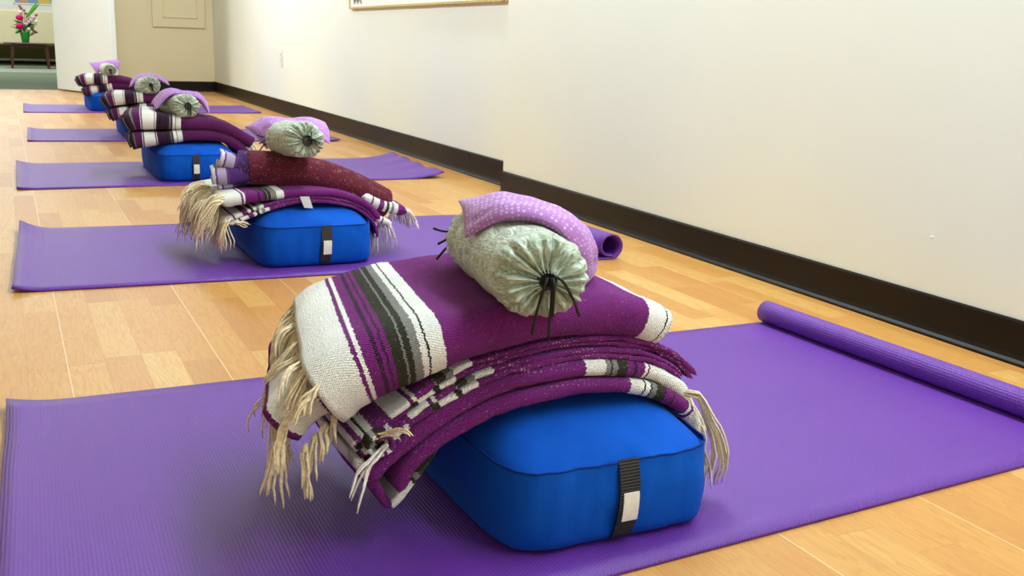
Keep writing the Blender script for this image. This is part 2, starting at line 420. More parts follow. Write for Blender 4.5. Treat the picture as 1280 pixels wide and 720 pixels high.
m = MB(); box(m, -3.7, 2.7, -2.7, 17.7, ZC, ZC + .1); struct(m, 'ceiling', CEIL)
m = MB(); box(m, -3.6, 2.6, 17.35, 17.5, 0, .34); struct(m, 'wall_foyer_low', OLIVEW)
m = MB(); box(m, -3.6, 2.6, 17.35, 17.5, .34, ZC); box(m, 2.5, 2.6, YB + .12, 17.5, 0, ZC); struct(m, 'wall_foyer', CREAM)
# baseboards: cove profile
def cove(mb, a, b, h=.105, t=.006):
    A, B = Vector((a[0], a[1], 0)), Vector((b[0], b[1], 0)); d = (B - A).normalized(); n = Vector((-d.y, d.x, 0))
    prof = [(0, 0), (.016, 0), (.0165, .0035), (.0155, .0055), (.009, .010), (t + .0005, .018), (t, .03), (t, h - .004), (t - .002, h), (0, h)]
    vs = [p + n * q + Vector((0, 0, z)) for p in (A, B) for q, z in prof]; k = len(prof)
    fs = [(i, (i + 1) % k, (i + 1) % k + k, i + k) for i in range(k)] + [tuple(range(k))[::-1], tuple(range(k, 2 * k))]
    mb.add(vs, fs, flat=True)
m = MB(); cove(m, (NEARX, -2.6), (NEARX, JY), .083); cove(m, (NEARX - .006, JY), (wx(JY), JY), .083) if False else None
box(m, NEARX - .006, wx(JY), JY, JY + .006, 0, .083)
cove(m, (wx(JY), JY + .006), (wx(YB), YB), .098); struct(m, 'baseboard_right', BASE)
m = MB(); cove(m, (wx(YB) - .001, YB), (DX1 + .07, YB), .094); struct(m, 'baseboard_back', BASE)
m = MB(); box(m, -3.6, 2.5, 17.335, 17.35, 0, .05); struct(m, 'baseboard_foyer', BASE)
m = MB(); bbox(m, -.05, 2.5, 17.32, 17.35, .05, .078, .004); struct(m, 'trim_1', PAPER)
m = MB(); box(m, -3.6, 2.5, 17.23, 17.35, .76, .86); struct(m, 'trim_2', PAPER)
# door casing
m = MB(); bbox(m, DX1 - .02, DX1 + .06, YB - .015, YB + .13, 0, 2.06, .004); bbox(m, DX0 - .06, DX0 + .02, YB - .015, YB + .13, 0, 2.06, .004); bbox(m, DX0 - .06, DX1 + .06, YB - .015, YB + .13, 2.04, 2.12, .004)
struct(m, 'trim_3', DOORP)
# open door leaf
da, db = Vector((.428, 10.27)), Vector((.818, 9.32))
ang = math.atan2(db.y - da.y, db.x - da.x); Ld = (db - da).length
m = MB(); bbox(m, da.x, da.x + Ld, da.y, da.y + .05, .012, 2.03, .003, ang, (da.x, da.y))
door = struct(m, 'door_1', DOORP)
c, s = math.cos(ang), math.sin(ang)
def dl(u, w): return (da.x + u * c - w * s, da.y + u * s + w * c)
for w, sg in ((-.0, -1), (.05, 1)):
    m = MB()
    p0 = dl(Ld - .07, w); p1 = dl(Ld - .07, w + sg * .05); p2 = dl(Ld - .19, w + sg * .05)
    tube(m, [(*p0, .98), (*p1, .98)], .011, 10); tube(m, [(*p1, .98), (*dl(Ld - .12, w + sg * .052), .98), (*p2, .975)], [.010, .010, .008], 10)
    m.build('door_handle', CHROME, door)

# access panel on the back wall
t = thing('access_panel', 'tan painted access panel with raised inner moulding on the back wall near the corner', 'panel', (1.51, YB, .59))
m = MB(); bbox(m, 1.275, 1.752, YB - .022, YB, .590, 1.25, .003); m.build('panel_board', TAN, t)
m = MB()
for (x0, x1, z0, z1) in ((1.375, 1.385, .675, 1.17), (1.672, 1.682, .675, 1.17), (1.375, 1.682, .675, .687), (1.375, 1.682, 1.16, 1.17)):
    bbox(m, x0, x1, YB - .032, YB - .020, z0, z1, .003)
m.build('moulding', TAN, t)

# framed poster on the right wall (only its lower strip is in view)
def wallpt(y, off, z): return (wx(y) - off, y, z)
t = thing('framed_poster', 'white poster with a pale moulding hung high on the right wall', 'picture', (wx(4.8), 4.8, .712))
def wallbox(mb, y0, y1, o0, o1, z0, z1):
    quadbox(mb, [wallpt(y0, o1, z0), wallpt(y0, o0, z0), wallpt(y1, o0, z0), wallpt(y1, o1, z0), wallpt(y0, o1, z1), wallpt(y0, o0, z1), wallpt(y1, o0, z1), wallpt(y1, o1, z1)])
ya, yb = 3.66, 5.70
m = MB(); wallbox(m, ya, yb, 0, .014, .714, 1.38); m.build('board', PAPER, t)
m = MB()
wallbox(m, ya - .01, yb + .01, 0, .020, .706, .716); wallbox(m, ya - .01, yb + .01, 0, .02, 1.378, 1.388); wallbox(m, ya - .012, ya, 0, .02, .706, 1.388); wallbox(m, yb, yb + .012, 0, .02, .706, 1.388)
m.build('frame', EDGEY, t)
m = MB()
for k in range(7):
    y = yb - .09 - .02 * k; z = .745 + .012 * (k % 3)
    tube(m, [wallpt(y, .016, z - .012), wallpt(y + .012, .017, z), wallpt(y + .004, .016, z + .02)], .004, 5)
m.build('printed_sprig', INK, t)

# outlet
oy = 7.45
t = thing('wall_outlet', 'white outlet plate low on the right wall', 'outlet', (wx(oy), oy, .33))
m = MB(); wallbox(m, oy - .036, oy + .036, 0, .006, .335, .45); m.build('cover_plate', PLATE, t)
for z in (.362, .402):
    m = MB(); wallbox(m, oy - .017, oy + .017, .004, .009, z, z + .028); so = m.build('socket', PLATE, t)
    m = MB(); wallbox(m, oy - .009, oy - .006, .008, .0096, z + .010, z + .022); wallbox(m, oy + .006, oy + .009, .008, .0096, z + .010, z + .022); m.build('slot', SLOT, so)
# nail
m = MB(); tube(m, [(NEARX + .01, 1.452, .1985), (NEARX - .004, 1.452, .1985), (NEARX - .0045, 1.452, .1985)], [.0012, .0012, .003], 8); tube(m, [(NEARX - .0045, 1.452, .1985), (NEARX - .006, 1.452, .1985)], .003, 8)
tag(m.build('nail', PLATE), 'tiny nail head in the near right wall above the baseboard', 'nail')

# ------------------------------------------------------------------ yoga mats
def yoga_mat(label, BL, BR, FR, FL, roll=None, lift=0.0, seed=0, wav=0.0):
    BL, BR, FR, FL = [Vector(p) for p in (BL, BR, FR, FL)]
    ce = (BL + BR + FR + FL) / 4
    t = thing('yoga_mat', label, 'yoga mat', (ce.x, ce.y, 0), 'purple yoga mats in a row')
    # lengthwise section: list of (u along 0..1 as metres, z) of the underside centre line
    L = ((BR - BL).length + (FR - FL).length) / 2
    T = .0048
    sec = []
    n = 70
    for i in range(n + 1):
        u = L * i / n
        z = T / 2 + lift * max(0, 1 - u / .07) ** 2
        if wav: z += wav * max(0, (u - (L - .14)) / .14) ** 2
        sec.append((u, z))
    if roll:
        r0, turns, r1 = roll
        cx, cz = sec[-1][0], r0 + T / 2
        K = int(26 * turns)
        for k in range(1, K + 1):
            a = -PI / 2 + 2 * PI * turns * k / K
            r = r0 + (r1 - r0) * k / K
            sec.append((cx + r * math.cos(a), cz + r * math.sin(a)))
    m = MB(); mm = 25
    vs = []; uv = []; arc = 0
    for i, (u, z) in enumerate(sec):
        if i: arc += math.hypot(u - sec[i - 1][0], z - sec[i - 1][1])
        a = sec[max(0, i - 1)]; b = sec[min(len(sec) - 1, i + 1)]
        tx, tz = b[0] - a[0], b[1] - a[1]; l = math.hypot(tx, tz); nx, nzz = -tz / l, tx / l
        top, bot = [], []
        for j in range(mm):
            v = j / (mm - 1)
            for sg, lst in ((1, top), (-1, bot)):
                uu, zz = u + nx * T / 2 * sg, z + nzz * T / 2 * sg
                f = uu / L
                F = FL.lerp(FR, f); B = BL.lerp(BR, f); P = F.lerp(B, v)
                dz = 0
                if lift: dz += lift * 1.6 * max(0, 1 - u / .10) ** 2 * max(0, v - .86) / .14
                if wav: dz += abs(wav) * 1.1 * (nz(v * 5, seed) + .3) * max(0, (u - (L - .16)) / .16)
                ex = 0
                if u < .03: ex = .006 * nz(v * 3.0, seed + 5)
                lst.append((P.x + ex, P.y + .004 * nz(u * 1.3, v * .5, seed), max(zz + dz, .0003)))
        # ring: top front->back, bottom back->front
        vs += top + bot[::-1]
        W = (BL - FL).length
        uv += [(arc, W * j / (mm - 1)) for j in range(mm)] + [(arc + .0028, W * (mm - 1 - j) / (mm - 1)) for j in range(mm)]
    R = 2 * mm; fs = []
    for i in range(len(sec) - 1):
        for k in range(R):
            a, b = i * R + k, i * R + (k + 1) % R
            fs.append((a, a + R, b + R, b))
    for i0 in (0, (len(sec) - 1) * R):
        for k in range(mm - 1):
            q = (i0 + k, i0 + k + 1, i0 + R - 2 - k, i0 + R - 1 - k)
            fs.append(q if i0 == 0 else q[::-1])
    m.add(vs, fs, uv)
    o = m.build('mat_sheet', YOGA, t)
    return t
yoga_mat('purple yoga mat nearest the camera, right end tightly rolled up by the wall', (-.032, 1.606), (1.388, 1.612), (1.408, .885), (-.052, .80), (.0235, 2.2, .012), .004, 1)
yoga_mat('second purple yoga mat from the front, right end curled into a loose open loop', (.009, 3.10), (1.385, 3.01), (1.415, 2.272), (-.018, 2.343), (.034, 1.05, .026), .010, 2)
yoga_mat('middle purple yoga mat of five, under the stack whose bolster shows beside a maroon roll', (.018, 4.63), (1.618, 4.62), (1.60, 3.895), (.012, 3.89), None, .006, 3, .018)
yoga_mat('purple yoga mat second from the back wall, lying flat', (.094, 6.25), (1.60, 6.16), (1.62, 5.43), (.080, 5.58), None, .004, 4, .006)
yoga_mat('purple yoga mat farthest back, nearest the open white door', (.11, 8.27), (1.654, 8.21), (1.643, 7.46), (.096, 7.49), None, .004, 5, .004)

# ------------------------------------------------------------------ bolsters
def bolster(label, cx, y0, a=.145, L=.60, seed=0, strap_dx=.04, slant=-.012, H=.146):
    t = thing('bolster', label, 'bolster', (cx, y0 + L / 2, .005), 'blue bolsters on the mats')
    b = L / 2; yc = y0 + b; n = 8.0; z0 = .0055
    prof = [(0, 0), (.3, 0), (.6, 0), (.90, .0), (.968, .0015), (.990, .006), (1.004, .016), (1.010, .036), (1.012, .054), (1.010, .070), (1.005, .082), (.999, .094), (.996, .0975), (.990, .101), (.968, .107), (.925, .114), (.85, .122), (.74, .130), (.6, .136), (.45, .141), (.3, H - .002), (.15, H), (0, H + .0005)]
    na = 120
    def outl(th):
        c, s = math.cos(th), math.sin(th)
        r = (abs(c) ** n + abs(s) ** n) ** (-1 / n)
        return r * c, r * s
    vs = []; uv = []
    for i, (k, z) in enumerate(prof[1:-1]):
        for j in range(na):
            th = 2 * PI * (j + .5) / na
            x, y = outl(th)
            corner = (abs(math.sin(2 * th)))
            d = .0022 * nz(x * 6 + seed * 9, y * 12, z * 40) + .0016 * nz(th * 22, z * 14, seed) * (1 if .02 < z < .12 and k > .8 else 0)
            sag = 1 + d / .17
            zz = z - (.014 * corner ** 2 * max(0, k - .75) / .25 if z > .1 else 0)
            vs.append((cx + a * k * x * sag, yc + b * (k if k > .9 else k) * y * sag, z0 + zz + .0015 * nz(x * 4, y * 4, seed) * (z > .11)))
            uv.append((th, z))
    m = MB(); R = na; nr = len(prof) - 2
    vs += [(cx, yc, z0), (cx, yc, z0 + prof[-1][1])]; uv += [(0, 0), (0, 0)]
    fs = []
    for i in range(nr - 1):
        for j in range(na):
            p, q = i * R + j, i * R + (j + 1) % na
            fs.append((p, q, q + R, p + R))
    for j in range(na):
        fs.append((nr * R, (j + 1) % na, j)); fs.append((nr * R + 1, (nr - 1) * R + j, (nr - 1) * R + (j + 1) % na))
    m.add(vs, fs, uv); m.build('cushion_body', BLUE, t)
    ring = [vs[11 * R + j] for j in range(na)] + [vs[11 * R]]   # top seam
    cen = Vector((cx, yc, 0))
    m = MB(); tube(m, [Vector(p) + (Vector((p[0], p[1], 0)) - cen).normalized() * .0004 for p in ring], .0013, 5, cap=False); m.build('seam', BLUED, t)
    # webbing handle on the front face
    def front(x, z):
        for (k0, za), (k1, zb) in zip(prof[3:15], prof[4:16]):
            if za <= z <= zb:
                k = k0 + (k1 - k0) * (z - za) / max(1e-6, zb - za); break
        else: k = 1
        xx = min(.999, abs(x) / (a * k)); return yc - b * k * (1 - xx ** n) ** (1 / n)
    def strip(mb, x0, x1, za, zb, off, th, nn=14, sl=slant):
        V = []; F = []
        for i in range(nn + 1):
            z = za + (zb - za) * i / nn; sh = sl * (1 - z / .1) ** 2
            bul = .004 * math.sin(PI * min(1, max(0, (z - .004) / .09)))
            for x, o in ((x0, 0), (x1, 0), (x1, th), (x0, th)):
                V.append((cx + x + sh, front(x + sh, z) - off - bul - o - .0006, z0 + z))
        for i in range(nn):
            for k in range(4):
                p, q = i * 4 + k, i * 4 + (k + 1) % 4
                F.append((p, q, q + 4, p + 4))
        F += [(3, 2, 1, 0), tuple(nn * 4 + k for k in range(4))]
        mb.add(V, F, flat=True)
    m = MB(); strip(m, strap_dx - .013, strap_dx + .013, .007, .1, .0008, .0015); st = m.build('handle_strap', WEB, t)
    m = MB(); strip(m, strap_dx - .0095, strap_dx + .0105, .030, .064, .0028, .0012, 8, slant * .3); m.build('sewn_tag', TAGW, st)
    return t
bolster('blue bolster nearest the camera, its strap and white tag fully in view', .588, .892, .138, .61, 1, .006, -.006)
bolster('blue bolster under the maroon rolled blanket on the second mat', .662, 2.395, .144, .61, 2, .016, -.006)
bolster('blue bolster on the middle mat with two dark striped blankets on it', .636, 3.962, .146, .60, 3, -.012, -.002)
bolster('blue bolster mostly hidden behind blankets on the fourth mat', .690, 5.58, .150, .60, 4)
bolster('blue bolster farthest back, only its rounded left corner in view', .665, 7.58, .155, .60, 5)

# ------------------------------------------------------------------ cloth bodies
def ring_stadium(y0, y1, T, nr=9, ny=14):
    """closed folded layer, (y, n) going near fold -> top -> far -> bottom"""
    r = T / 2; pts = []
    for k in range(nr + 1):
        a = -PI / 2 - PI * k / nr            # bottom -> near -> top
        pts.append((y0 + r + r * math.cos(a), r * math.sin(a)))
    for k in range(1, ny): pts.append((y0 + r + (y1 - y0 - T) * k / ny, r))
    for k in range(nr + 1):
        a = PI / 2 - PI * k / nr
        pts.append((y1 - r + r * math.cos(a), r * math.sin(a)))
    for k in range(1, ny): pts.append((y1 - r - (y1 - y0 - T) * k / ny, -r))
    return pts
def ring_u(y0, y1, T, tau, nr=12, ny=14):
    """sheet of thickness tau folded at y0, open at y1"""
    r = T / 2; out = []; inn = []
    for (R, lst) in ((r, out), (max(.001, r - tau), inn)):
        for k in range(ny): lst.append((y1 - (y1 - y0 - r) * k / ny, R))
        for k in range(nr + 1):
            a = PI / 2 + PI * k / nr
            lst.append((y0 + r + R * math.cos(a), R * math.sin(a)))
        for k in range(1, ny + 1): lst.append((y0 + r + (y1 - y0 - r) * k / ny, -R))
    return out[::-1] + inn       # bottom far -> near -> top far -> inner top far -> ... 
def cloth(root, name, mat, prof, y0, y1, T, tau=None, seed=0, u0=0.0, amp=.0035, ds=.006, flat_end=False, skew=0.0, label=None, rough=.0012):
    """sweep a folded section along prof (x,z mid line). y0,y1,T may be tables over the fraction of length"""
    tmp, L = spline([(p[0], 0, p[1]) for p in prof], 10)
    n = max(8, int(L / ds)); path, L = spline([(p[0], 0, p[1]) for p in prof], n)
    vs = []; uv = []; ring0 = None
    for i in range(n):
        f = i / (n - 1); s = L * f
        t = (path[min(n - 1, i + 1)] - path[max(0, i - 1)]).normalized(); nn = Vector((-t.z, 0, t.x))
        Y0, Y1, TT = lerpf(y0, f), lerpf(y1, f), lerpf(T, f)
        Y0 += amp * nz(s * 14, seed * 3.1) ; Y1 += amp * 1.5 * nz(s * 11, seed * 5.7 + 9)
        TT *= 1 + .10 * nz(s * 16, seed * 2.3 + 4)
        rg = ring_u(Y0, Y1, TT, lerpf(tau, f)) if tau else ring_stadium(Y0, Y1, TT)
        e = 1.0
        if not flat_end:
            d = min(s, L - s); q = min(.5 * TT, .02)
            if d < q: e = math.sqrt(max(.02, 1 - (1 - d / q) ** 2))
        per = 0
        for k, (y, h) in enumerate(rg):
            if k: per += math.hypot(y - rg[k - 1][0], h - rg[k - 1][1])
            p = path[i] + nn * h * e
            dx = skew * (y - Y0)
            w = rough * nz(p.x * 90, y * 90, p.z * 90 + seed) + amp * .6 * nz(p.x * 13, y * 15, seed * 1.7 + h * 30)
            vs.append((p.x + dx * (1 - f) + nn.x * w, y + .4 * w, p.z + nn.z * w)); uv.append((s + u0, per))
    m = MB(); R = len(rg); fs = []
    for i in range(n - 1):
        for k in range(R):
            a, b = i * R + k, i * R + (k + 1) % R
            fs.append((a, b, b + R, a + R))
    if tau:
        h2 = R // 2
        for base, fl in ((0, 1), ((n - 1) * R, 0)):
            for k in range(h2 - 1):
                q = (base + k, base + k + 1, base + R - 2 - k, base + R - 1 - k)
                fs.append(q[::-1] if fl else q)
    else:
        fs += [tuple(range(R - 1, -1, -1)), tuple(range((n - 1) * R, n * R))]
    m.add(vs, fs, uv)
    return m.build(name, mat, root, label)

def offs(prof, d):
    P = [Vector((p[0], p[1])) for p in prof]; out = []
    for i, p in enumerate(P):
        t = (P[min(len(P) - 1, i + 1)] - P[max(0, i - 1)]).normalized()
        out.append((p.x - t.y * d, p.y + t.x * d))
    return out

def tassel(root, p0, d0, L, n=9, seed=0, mat=None, r=.0014, spread=.012, grav=.24, zmin=.009, steps=11, xmin=None, wob=.5):
    rnd = random.Random(seed); m = MB()
    knot = Vector(p0)
    tube(m, [knot - Vector(d0).normalized() * .006, knot, knot + Vector(d0).normalized() * .004], [.0025, .0038, .0025], 6)
    for k in range(n):
        p = knot + Vector((rnd.uniform(-1, 1), rnd.uniform(-1, 1), rnd.uniform(-1, 1))) * .0038
        d = Vector(d0).normalized() + Vector((rnd.uniform(-1, 1), rnd.uniform(-1, 1), rnd.uniform(-1, 1))) * .12
        l = L * rnd.uniform(.72, 1.08); st = l / steps; path = [p.copy()]; ph = seed * 1.37 + rnd.uniform(0, .8)
        for q in range(steps):
            d = (d * (1 - grav) + Vector((0, 0, -1)) * grav)
            d += Vector((nz(q * .7, ph), nz(q * .7, ph + 20), nz(q * .7, ph + 40))) * wob
            d.normalize()
            p = p + d * st
            # stay in the bundle
            off = Vector((p.x - knot.x, 0, 0))
            if p.z < zmin: p.z = zmin; d.z = abs(d.z) * .1
            if xmin is not None and p.x < xmin: p.x = xmin; d.x = .1
            path.append(p.copy())
        rr = [r] * (steps - 1) + [r * .8, r * .35]
        tube(m, path, rr, 5)
    return m.build('tassel', mat or FRINGE, root)

def neck_roll(label, ca, cb, r, seed=0, open_r=.009, cord_near='hang', cord_far=True, squash=.95, core=False):
    """drawstring roll from near end centre ca to far end centre cb"""
    A, B = Vector(ca), Vector(cb); d = (B - A); L = d.length; d.normalize()
    side = d.cross(Vector((0, 0, 1))).normalized(); up = side.cross(d)
    base = (A + B) / 2
    t = thing('neck_roll', label, 'neck roll', (base.x, base.y, base.z - r), 'sage green drawstring rolls')
    na = 128; prof = []
    er = .022
    prof.append((-.004, open_r)); 
    for rr in (.016, .024, .032, r - .012): prof.append((.0015 - .003 * (rr / r), rr))
    for k in range(1, 8):
        a = PI / 2 * k / 7; prof.append((.004 + er * .8 * (1 - math.cos(a)) , r - .012 + .012 * math.sin(a)))
    nb = 26
    body = [(.025 + (L - .05) * k / nb, r * (1 + .02 * math.sin(k * 1.3 + seed))) for k in range(1, nb)]
    full = prof + body + [(L - z, rr) for z, rr in prof[::-1]]
    vs = []; uv = []
    for i, (z, rr) in enumerate(full):
        de = min(z, L - z); g = max(0, 1 - max(0, de) / .05); g2 = g ** 1.6
        for j in range(na):
            th = 2 * PI * j / na
            pl = math.sin(th * 17 + 2.2 * math.sin(th * 3 + seed) + seed) ; pl = pl * (1 if pl > 0 else .55)
            pl += .5 * math.sin(th * 29 + seed * 2 + 1.5 * math.sin(th * 2))
            q = .0042 * pl * g2 * (0.35 if rr < .012 else 1.0) + .0020 * nz(z * 30, math.cos(th) * 2.5, math.sin(th) * 2.5 + seed)
            axial = -(.0052 * pl * g2) if rr < r - .004 else 0
            sgn = 1 if z < L / 2 else -1
            R_ = rr + q * .7
            ax = z + axial * sgn
            hh = math.sin(th) * R_ * squash; ww = math.cos(th) * R_ * (2 - squash)
            p = A + d * ax + side * ww + up * hh
            # flattened where it lies
            low = -r * squash + .006
            if hh < low: p += up * (low - hh) * .6
            vs.append(p); uv.append((z + rr * (z < .03), th * r))
    m = MB(); R = na; fs = []
    for i in range(len(full) - 1):
        for j in range(na):
            a, b = i * R + j, i * R + (j + 1) % na
            fs.append((a, b, b + R, a + R))
    m.add(vs, fs, uv); m.build('cover', SATIN, t)
    # gathered mouth and cords at each end
    for E, dd, near in ((A, -d, True), (B, d, False)):
        m = MB()
        ring = [E + dd * .003 + (side * math.cos(a) + up * math.sin(a)) * open_r for a in [2 * PI * k / 20 for k in range(21)]]
        tube(m, ring, .0024, 6, cap=False)
        if near and cord_near or (not near and cord_far):
            rnd = random.Random(seed + near)
            if near and cord_near == 'hang':
                ends = [(-.016, -.056, .008), (.002, -.064, .010), (.038, -.040, .004), (.004, -.036, .014)]
            elif near and cord_near == 'side':
                ends = [(.030, -.006, .008), (.008, .022, .012), (.02, -.010, .015)]
            elif near: ends = [(.004, -.035, .012), (-.004, -.028, .010), (.008, -.03, .012)]
            else: ends = [(-.060, -.030, .002), (-.056, -.012, .012), (-.064, .010, .004), (-.02, .004, .02)]
            for (ex, ez, eo) in ends:
                p0 = E + dd * .004; p3 = E + dd * eo + side * ex + up * ez
                p1 = E + dd * (eo + .008) + side * ex * .3 + up * (.004); p2 = E + dd * (eo + .004) + side * ex * .75 + up * ez * .5
                pa, _ = spline([p0, p1, p2, p3], 12)
                tube(m, pa, .0017, 5)
            m.build('drawstring', CORD, t)
        else: m.build('drawstring', CORD, t)
        m = MB()
        disc = [E - dd * .004 + (side * math.cos(a) + up * math.sin(a)) * open_r * 1.02 for a in [2 * PI * k / 20 for k in range(20)]]
        disc2 = [q + dd * .004 - (q - E) * .35 for q in disc]
        m.add(disc + disc2 + [E], [(k, (k + 1) % 20, 20 + (k + 1) % 20, 20 + k) for k in range(20)] + [(20 + k, 20 + (k + 1) % 20, 40) for k in range(20)])
        m.build('gathered_mouth', CORE if core else CORD, t)
    return t

def pillow(label, rows, thick=.03, mat=None, seed=0, crease=.003):
    """rows: grid (nu x nv) of control points of the mid surface, interpolated; pinched edges"""
    nu, nv = 44, 28
    G = []
    for r in rows: G.append(spline(r, nv)[0])
    cols = []
    for j in range(nv): cols.append(spline([G[i][j] for i in range(len(G))], nu)[0])
    P = [[cols[j][i] for j in range(nv)] for i in range(nu)]
    base = sum((P[i][j] for i in range(nu) for j in range(nv)), Vector()) / (nu * nv)
    zmin = min(P[i][j].z for i in range(nu) for j in range(nv))
    t = thing('eye_pillow', label, 'pillow', (base.x, base.y, zmin - thick * .4), 'lavender dotted pillows')
    m = MB(); vs = []; uv = []
    for sg in (1, -1):
        for i in range(nu):
            for j in range(nv):
                a = P[max(0, i - 1)][j]; b = P[min(nu - 1, i + 1)][j]; c = P[i][max(0, j - 1)]; d = P[i][min(nv - 1, j + 1)]
                nn = (b - a).cross(d - c).normalized()
                u, v = i / (nu - 1), j / (nv - 1)
                e = (max(0, 1 - abs(2 * u - 1) ** 4.0) * max(0, 1 - abs(2 * v - 1) ** 2.8)) ** .6
                h = thick / 2 * e * (1 + .25 * nz(u * 4, v * 4, seed)) + crease * e * nz(u * 11, v * 9, seed + 3)
                vs.append(P[i][j] + nn * h * sg + nn * .0004 * sg); uv.append((u * .25 + seed, v * .14 + (.3 if sg < 0 else 0)))
    fs = []
    K = nu * nv
    for i in range(nu - 1):
        for j in range(nv - 1):
            a = i * nv + j; q = (a, a + nv, a + nv + 1, a + 1)
            fs.append(q); fs.append(tuple(x + K for x in q[::-1]))
    bd = [j for j in range(nv)] + [i * nv + nv - 1 for i in range(1, nu)] + [(nu - 1) * nv + j for j in range(nv - 2, -1, -1)] + [i * nv for i in range(nu - 2, 0, -1)]
    for k in range(len(bd)):
        a, b = bd[k], bd[(k + 1) % len(bd)]; fs.append((a, b, b + K, a + K))
    m.add(vs, fs, uv); m.build('pillow_case', mat or DOTS, t)
    # stitched hem along one short edge
    m = MB(); tube(m, [P[-2][j] for j in range(nv)], .0018, 5); m.build('hem', mat or DOTS, t)
    return t

BG = 'woven blankets folded on the bolsters'
# ---- STACK 1 (nearest)
t = thing('woven_blanket', 'lower purple woven blanket folded in many layers directly on the nearest bolster', 'blanket', (.54, 1.12, .16), BG)
A = [(0.35, 0.076), (0.368, 0.104), (0.405, 0.131), (0.46, 0.154), (0.53, 0.165), (0.6, 0.165), (0.66, 0.155), (0.71, 0.13), (0.735, 0.106), (0.745, 0.084)]
cloth(t, 'folded_layer', W_LOW, A, .962, 1.29, .019, seed=1, amp=.003)
Bp = [(0.318, 0.092), (0.345, 0.114), (0.4, 0.15), (0.46, 0.175), (0.53, 0.186), (0.6, 0.186), (0.665, 0.175), (0.708, 0.152), (0.726, 0.136)]
cloth(t, 'folded_layer', W_LOWB, Bp, .968, 1.29, .019, seed=2, amp=.003)
CF = [(0.316, 0.1095), (0.35, 0.1335), (0.4, 0.1635), (0.46, 0.1875), (0.53, 0.1985), (0.6, 0.1985), (0.665, 0.1875), (0.705, 0.168), (0.733, 0.142)]
for k, (f0, mm_, yy) in enumerate(((0, W_THINB, .974), (0, W_THIN, .978), (1, W_THINB, .984), (1, W_THIN, .982))):
    pr = offs(CF, .0068 * k)
    if k < 2: pr = pr[:-1] + [((pr[-1][0] + pr[-2][0]) / 2, (pr[-1][1] + pr[-2][1]) / 2)]
    cloth(t, 'thin_layer', mm_, pr, yy, 1.28 - .01 * k, .0066, seed=4 + k, amp=.004, u0=.008 * k, rough=.0018)
G = [(0.402, 0.12), (0.378, 0.09), (0.352, 0.058), (0.343, 0.056), (0.328, 0.08), (0.306, 0.116)]
cloth(t, 'hanging_end', W_FLAP, G[::-1], .975, 1.27, .011, seed=9, amp=.004)
# open curl at the left end of the thin layers
sp = [(.332 + (.0165 - .0012 * k / 3) * math.cos(PI * .35 + k * PI / 5), .131 + (.0125 - .001 * k / 3) * math.sin(PI * .35 + k * PI / 5)) for k in range(13)]
cloth(t, 'curled_end', W_THINB, sp, .966, 1.22, .005, seed=10, amp=.002)
for k in range(20):
    f = k / 19; y = .972 + f * .29
    tassel(t, (.722 + .004 * math.sin(k * 2.3), y, .142 - .014 * (k % 2)), (.8, -.60 + .5 * f, -.22), .150 if k % 2 == 0 else .12, 14, 100 + k, FRINGEP, grav=.20, xmin=.738, r=.0015)
tassel(t, (.332, .962, .130), (-.75, -.35, -.35), .075, 5, 131, FRINGEW, grav=.1)
tassel(t, (.325, .97, .140), (.5, -.4, .15), .05, 4, 132, FRINGE, grav=.06)

t = thing('woven_blanket', 'purple serape blanket with white fringed left end lying on top of the nearest stack', 'blanket', (.52, 1.1, .24), BG)
U = [(.268, .188), (.293, .204), (.340, .220), (.40, .233), (.467, .244), (.53, .249), (.60, .247), (.65, .239), (.682, .227), (.694, .219)]
TT = [(0, .082), (.25, .070), (.5, .050), (1, .052)]
cloth(t, 'outer_fold', W_TOP, U, [(0, .955), (.5, .962), (1, .975)], 1.255, TT, .013, seed=20, amp=.006, flat_end=True, skew=.22)
U2 = [(.230, .152), (.252, .175), (.290, .196)] + U[2:-1]
cloth(t, 'inner_fold', W_END, U2, [(0, .985), (.3, .978), (1, .985)], 1.25, [(0, .05), (.2, .05), (.5, .034), (1, .024)], .012, seed=21, amp=.006, flat_end=True, skew=.26)
cloth(t, 'inner_fold', W_PUR, [(.256, .172), (.290, .194)] + U[2:-1], 1.0, 1.24, [(0, .022), (.5, .014), (1, .006)], seed=22, amp=.004, skew=.26)
for k in range(13):     # fringe of the top sheet
    f = k / 12; y = .968 + f * .285; x = .254 + .22 * (y - .96)
    dz = .036 - .03 * max(0, 1 - (y - .955) / .04) ** 2
    tassel(t, (x + .014, y, .186 + dz), (-.95, -.3 * (1 - f), -.02), .050 + .014 * (k % 3), 15, 200 + k, FRINGE, grav=.15)
for k in range(12):     # fringe of the under sheet
    f = k / 11; y = .985 + f * .265; x = .229 + .26 * (y - .96)
    tassel(t, (x, y, .166 - .03 * (k % 2)), (-.6, -.35 * (1 - f), -.4), .056 + .014 * (k % 3), 14, 230 + k, FRINGE, grav=.26)
for k in range(4): tassel(t, (.254 + .012 * k, .985 + .006 * k, .132 + .008 * k), (-.3, -.5, -.6), .052 - .008 * k, 10, 250 + k, FRINGE, grav=.3)

neck_roll('sage green drawstring roll lying on the nearest striped blanket', (.498, .925, .309), (.538, 1.175, .309), .0490, 1, squash=.93)
# pillow draped over the roll: rows run across (far -> near), columns along its length
pillow('lavender dotted pillow draped over the green roll nearest the camera', [
    [(.502, 1.175, .356), (.484, 1.118, .352), (.464, 1.062, .330)],
    [(.540, 1.130, .358), (.520, 1.075, .366), (.494, 1.018, .360)],
    [(.588, 1.100, .344), (.562, 1.042, .356), (.530, .990, .360)],
    [(.630, 1.080, .316), (.602, 1.032, .326), (.566, .990, .330)],
    [(.660, 1.100, .262), (.632, 1.062, .268), (.602, 1.022, .272)]], .024, DOTS, 1)

